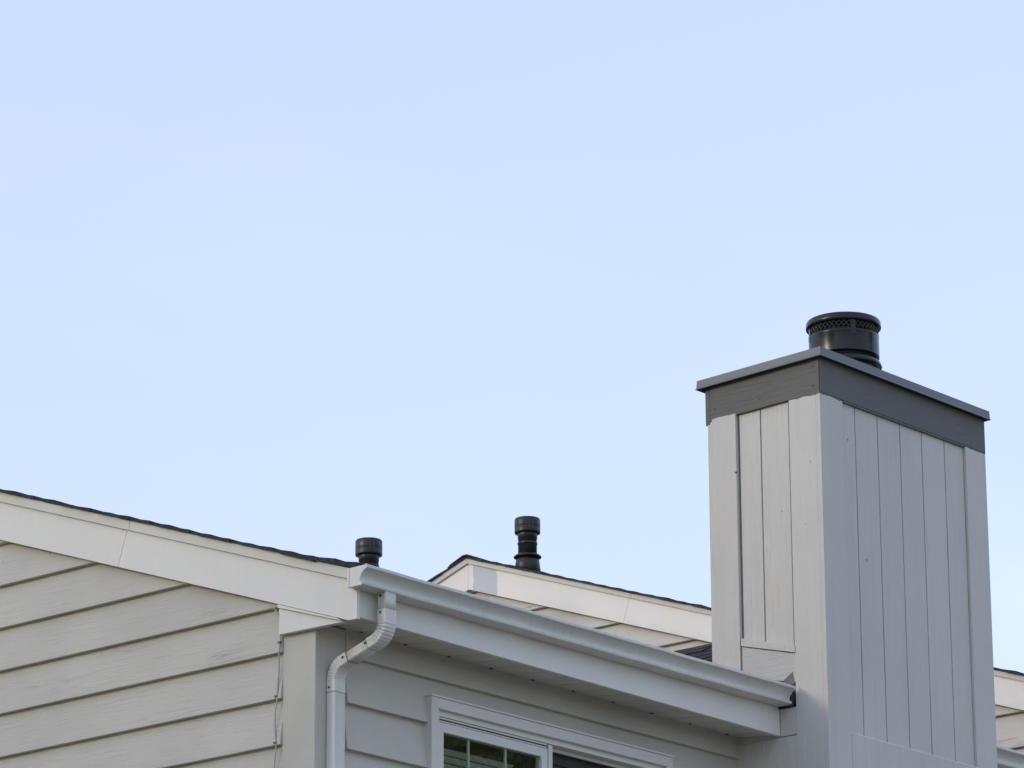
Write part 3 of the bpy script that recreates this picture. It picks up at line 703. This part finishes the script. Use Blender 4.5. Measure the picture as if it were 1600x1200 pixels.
# saddle of shingles behind the chimney
sx0, sx1, sy1, sz = 3.10, 3.82, 1.28, 7.008
random.seed(9)
sad = MB()
A = Vector((sx0 - 0.02, 0.13, 6.60)); B = Vector((sx1, 0.13, sz)); C_ = Vector((sx1, sy1, sz))
Dv = Vector((4.56, 0.13, 6.60))
sad.add([A, B, C_, Dv], [(0, 1, 2), (1, 3, 2)])
sad = sad.build('roof_saddle', M['cricket'], house)
nrm_ = (B - A).cross(C_ - A).normalized()
if nrm_.z < 0: nrm_ = -nrm_
nc = 9
for k in range(nc):
    t0, t1 = k / nc, (k + 1.35) / nc
    t1 = min(t1, 1.0)
    # course k runs along y between the chimney (y=.13) and the valley
    y_end = lambda t: 0.13 + (sy1 - 0.13) * t
    yv = 0.13
    while yv < y_end(t1) - 0.02:
        w = random.uniform(0.14, 0.30); ye = min(yv + w - 0.004, y_end(t1))
        def P(t, y, l): 
            q = A + (B - A) * t; q = Vector((q.x, y, q.z)); return q + nrm_ * l
        ya = min(yv, y_end(t0) + 0.02); 
        th = random.uniform(0.010, 0.018)
        m = MB()
        m.add([P(t0, yv, th), P(t0, ye, th), P(t1, ye, 0.005), P(t1, yv, 0.005), P(t0, yv, 0.001), P(t0, ye, 0.001), P(t1, ye, 0.001), P(t1, yv, 0.001)],
              [(0, 1, 2, 3), (4, 7, 6, 5), (0, 4, 5, 1), (1, 5, 6, 2), (2, 6, 7, 3), (3, 7, 4, 0)])
        m.build('shingle', M['cricket'], sad)
        yv += w

# ------------------------------------------------------------------ neighbouring house
XG = X2
w2 = MB().prism([(-0.0, 0), (YB, 0), (YB, up(YB, 6.99)), (RIDGE, up(RIDGE, 6.99)), (0.0, up(0.0, 6.99))], lambda y, z: (XG + 0.02, y, z), lambda y, z: (XG + 0.14, y, z)).build('gable_wall', M['siding2'], house2)
for k in range(-9, 12):
    z0 = 8.397 + 0.2142 * k
    poly = rect(-0.1, YB, z0, z0 + 0.2142 + 0.012)
    poly = clip(poly, -SL, 1, 7.05); poly = clip(poly, SL, 1, 7.05 + 2 * SL * RIDGE)
    if len(poly) > 2: clapboard(poly, z0, 0.2142, XG + 0.02, 'x', LIP + 0.004, 0.004).build('siding_board', M['siding2'], w2)
XF2 = XG - 0.050
MB().box(XG + 0.14, XG + 7.3, 0.02, 0.14, 0, 7.05).build('eave_wall', M['siding2'], house2)
MB().box(XG + 0.14, XG + 7.3, YB - 0.14, YB, 0, 7.05).build('rear_wall', M['siding2'], house2)
MB().prism([(0.0, 0), (YB, 0), (YB, up(YB, 6.99)), (RIDGE, up(RIDGE, 6.99)), (0.0, up(0.0, 6.99))], lambda y, z: (XG + 7.3, y, z), lambda y, z: (XG + 7.42, y, z)).build('gable_wall', M['siding2'], house2)
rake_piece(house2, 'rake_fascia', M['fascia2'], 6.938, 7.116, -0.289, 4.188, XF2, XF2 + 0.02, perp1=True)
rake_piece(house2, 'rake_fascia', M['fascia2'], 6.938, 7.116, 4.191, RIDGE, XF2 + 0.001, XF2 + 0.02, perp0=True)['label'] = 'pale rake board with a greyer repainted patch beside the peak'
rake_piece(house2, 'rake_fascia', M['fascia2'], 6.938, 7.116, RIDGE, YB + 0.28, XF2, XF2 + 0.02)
rake_piece(house2, 'rake_trim', M['trim2'], 7.1165, 7.153, -0.289, 4.114, XF2 - 0.016, XF2 + 0.03, perp1=True, hi_x=XF2 - 0.026)
rake_piece(house2, 'rake_trim', M['trim2'], 7.1165, 7.153, 4.116, RIDGE, XF2 - 0.016, XF2 + 0.03, perp0=True, hi_x=XF2 - 0.026)
rake_piece(house2, 'rake_trim', M['trim2'], 7.1165, 7.153, RIDGE, YB + 0.28, XF2 - 0.016, XF2 + 0.03, hi_x=XF2 - 0.026)
for (a, b) in ((-0.27, RIDGE), (RIDGE, YB + 0.27)):
    rake_piece(house2, 'rake_backing', M['gap'], 6.975, 7.14, a, b, XF2 + 0.021, XG + 0.018, bevel=0)
for k in range(-16, 1):
    z0 = 6.62 + 0.2142 * k
    clapboard(rect(XG + 0.02, XG + 7.3, z0, z0 + 0.2142 + 0.012), z0, 0.2142, 0.02, 'y', LIP, 0.004).build('siding_board', M['siding2'], house2)
MB().box(XF2 + 0.022, XG + 7.42, YF, YF + 0.02, 6.835, 7.075).build('eave_fascia', M['trim2'], house2, 0.0015)
MB().box(XF2 + 0.022, XG + 7.42, YF + 0.021, 0.02, 6.85, 6.862).build('soffit_panel', M['soffit'], house2)
gut3 = gutter(XF2 - 0.03, XG + 7.42, 6.972, 6.968).build('gutter', M['gutter'], house2)
roof2 = roof(house2, XF2 - 0.038, XG + 7.4, 7.152, 23)

# ------------------------------------------------------------------ plumbing vents
def vent(parent, x, y, zb, h):
    zt = zb + h
    v = MB().lathe(x, y, [(0.064, zb), (0.064, zt - 0.145), (0.0665, zt - 0.143), (0.0665, zt - 0.11), (0.0655, zt - 0.06)], 36).build('vent_pipe', M['vent'], parent)
    MB().lathe(x, y, [(0.070, zt - 0.108), (0.086, zt - 0.106), (0.088, zt - 0.100), (0.088, zt - 0.072), (0.0865, zt - 0.069), (0.088, zt - 0.066), (0.088, zt - 0.012), (0.083, zt - 0.003), (0.05, zt)], 40).build('vent_cap', M['vent'], v)
    a = math.radians(236)
    n = MB(); u, w = math.cos(a), math.sin(a)
    for o in (-0.011, 0.011):
        n.add([(x + u * r - w * (o + q), y + w * r + u * (o + q), z) for r in (0.086, 0.0892) for q in (-0.0045, 0.0045) for z in (zt - 0.085, zt - 0.012)], [(0, 1, 3, 2), (4, 6, 7, 5), (0, 4, 5, 1), (2, 3, 7, 6), (0, 2, 6, 4), (1, 5, 7, 3)])
    n.build('cap_rib', M['mesh'], v)
    MB().lathe(x, y, [(0.0655, zt - 0.185), (0.0680, zt - 0.182), (0.0680, zt - 0.172), (0.0655, zt - 0.169)], 36, closed=False).build('pipe_ring', M['vent'], v)
    return v
v2 = vent(house2, 7.615, 5.230, 8.90, 0.430)
zb = 8.980
MB().lathe(7.615, 5.230, [(0.094, zb - 0.06), (0.080, zb + 0.055), (0.066, zb + 0.075)], 36).build('vent_flashing', M['vent'], v2)
MB().lathe(7.615, 5.230, [(0.066, zb + 0.070), (0.093, zb + 0.074), (0.095, zb + 0.080), (0.080, zb + 0.093), (0.066, zb + 0.100)], 40).build('storm_collar', M['vent'], v2)
v1 = vent(house, 6.02, 5.22, 8.25, 0.600)

# ------------------------------------------------------------------ cable clipped down the corner
cab = thing('cable', 'thin grey cable clipped down the seam beside the corner board', 'cable', (0, 0.21, 0))
pts = [(0.004, 0.36, 6.452), (-0.006, 0.30, 6.415), (-0.014, 0.245, 6.385), (-0.018, 0.212, 6.345), (-0.016, 0.203, 6.28), (-0.014, 0.204, 6.235), (-0.016, 0.211, 6.17), (-0.012, 0.213, 6.09), (-0.012, 0.220, 6.03), (-0.014, 0.221, 5.965), (-0.016, 0.229, 5.90), (-0.014, 0.231, 5.82), (-0.014, 0.224, 5.745), (-0.016, 0.230, 5.66), (-0.014, 0.229, 5.55), (-0.014, 0.225, 5.2), (-0.014, 0.23, 4.4), (-0.014, 0.226, 3.2), (-0.014, 0.23, 0.6)]
def catmull(P, n=6):
    P = [Vector(p) for p in P]; o = []
    for i in range(len(P) - 1):
        a, b, c, d = P[max(i - 1, 0)], P[i], P[i + 1], P[min(i + 2, len(P) - 1)]
        for k in range(n):
            t = k / n; o.append(0.5 * ((2 * b) + (c - a) * t + (2 * a - 5 * b + 4 * c - d) * t * t + (3 * b - a - 3 * c + d) * t ** 3))
    o.append(P[-1]); return o
MB().tube(catmull(pts), 0.0034, 7).build('cable_run', M['cable'], cab)
for (y, z) in ((0.205, 6.222), (0.222, 5.975), (0.2245, 5.762), (0.229, 5.55)):
    MB().box(-0.022, 0.004, y - 0.004, y + 0.012, z - 0.004, z + 0.004).build('clip', M['clip'], cab, 0.0015)

# ------------------------------------------------------------------ woods: right of the scene (mirrored in the window) and on the sunset side
def wood(name, label, spots, seed, leaves):
    random.seed(seed); m = MB(); mats = []
    lv = []; lf = []
    for (x, y, h, r) in spots:
        m.tube([(x, y, 0), (x + 0.1, y, h * 0.4), (x, y + 0.1, h * 0.75)], [0.28, 0.2, 0.08], 8)
        for q in range(7):
            a = random.uniform(0, 6.28); z = h * random.uniform(0.35, 0.65)
            m.tube([(x, y, z), (x + r * 0.6 * math.cos(a), y + r * 0.6 * math.sin(a), z + h * 0.14)], [0.09, 0.03], 5)
    nb = len(m.f)
    for (x, y, h, r) in spots:
        clumps = [(random.gauss(0, 1), random.gauss(0, 1), random.uniform(0, 1)) for _ in range(46)]
        for (gx, gy, gz) in clumps:
            prof = math.sin(math.pi * min(1, 0.18 + gz * 0.80)) ** 0.6
            cx = x + gx * r * 0.45 * prof; cy = y + gy * r * 0.45 * prof; cz = h * (0.14 + 0.84 * gz)
            cr = random.uniform(0.5, 1.1) * r * 0.33
            for _ in range(leaves):
                d = Vector((random.gauss(0, 1), random.gauss(0, 1), random.gauss(0, 0.8))).normalized() * cr * random.uniform(0.5, 1.0) ** 0.5
                p = Vector((cx, cy, cz)) + d
                u = Vector((random.uniform(-1, 1), random.uniform(-1, 1), random.uniform(-1, 1))).normalized(); w = u.orthogonal().normalized()
                s1 = random.uniform(0.10, 0.20)
                m.add([p + u * s1, p + w * s1 * 0.6, p - u * s1, p - w * s1 * 0.6], [(0, 1, 2, 3)])
    o = m.build(name, [M['bark'], M['leaf']])
    for i, p in enumerate(o.data.polygons): p.material_index = 0 if i < nb else 1
    o['kind'] = 'stuff'; o['label'] = label; o['category'] = 'trees'
    return o
wood('woodland', 'green leafy trees mirrored in the left window pane', [(22, -18, 15, 4.5), (28, -23, 17, 5), (24, -28, 16, 5)], 5, 90)
wood('woodland', 'leafy trees standing on the sunset side, beyond the left edge', [(-19.5 - (i % 2) * 1.5, -1.0 + 3.6 * i, 11.4 + 0.9 * math.sin(i * 2.1), 3.8) for i in range(9)], 6, 110)
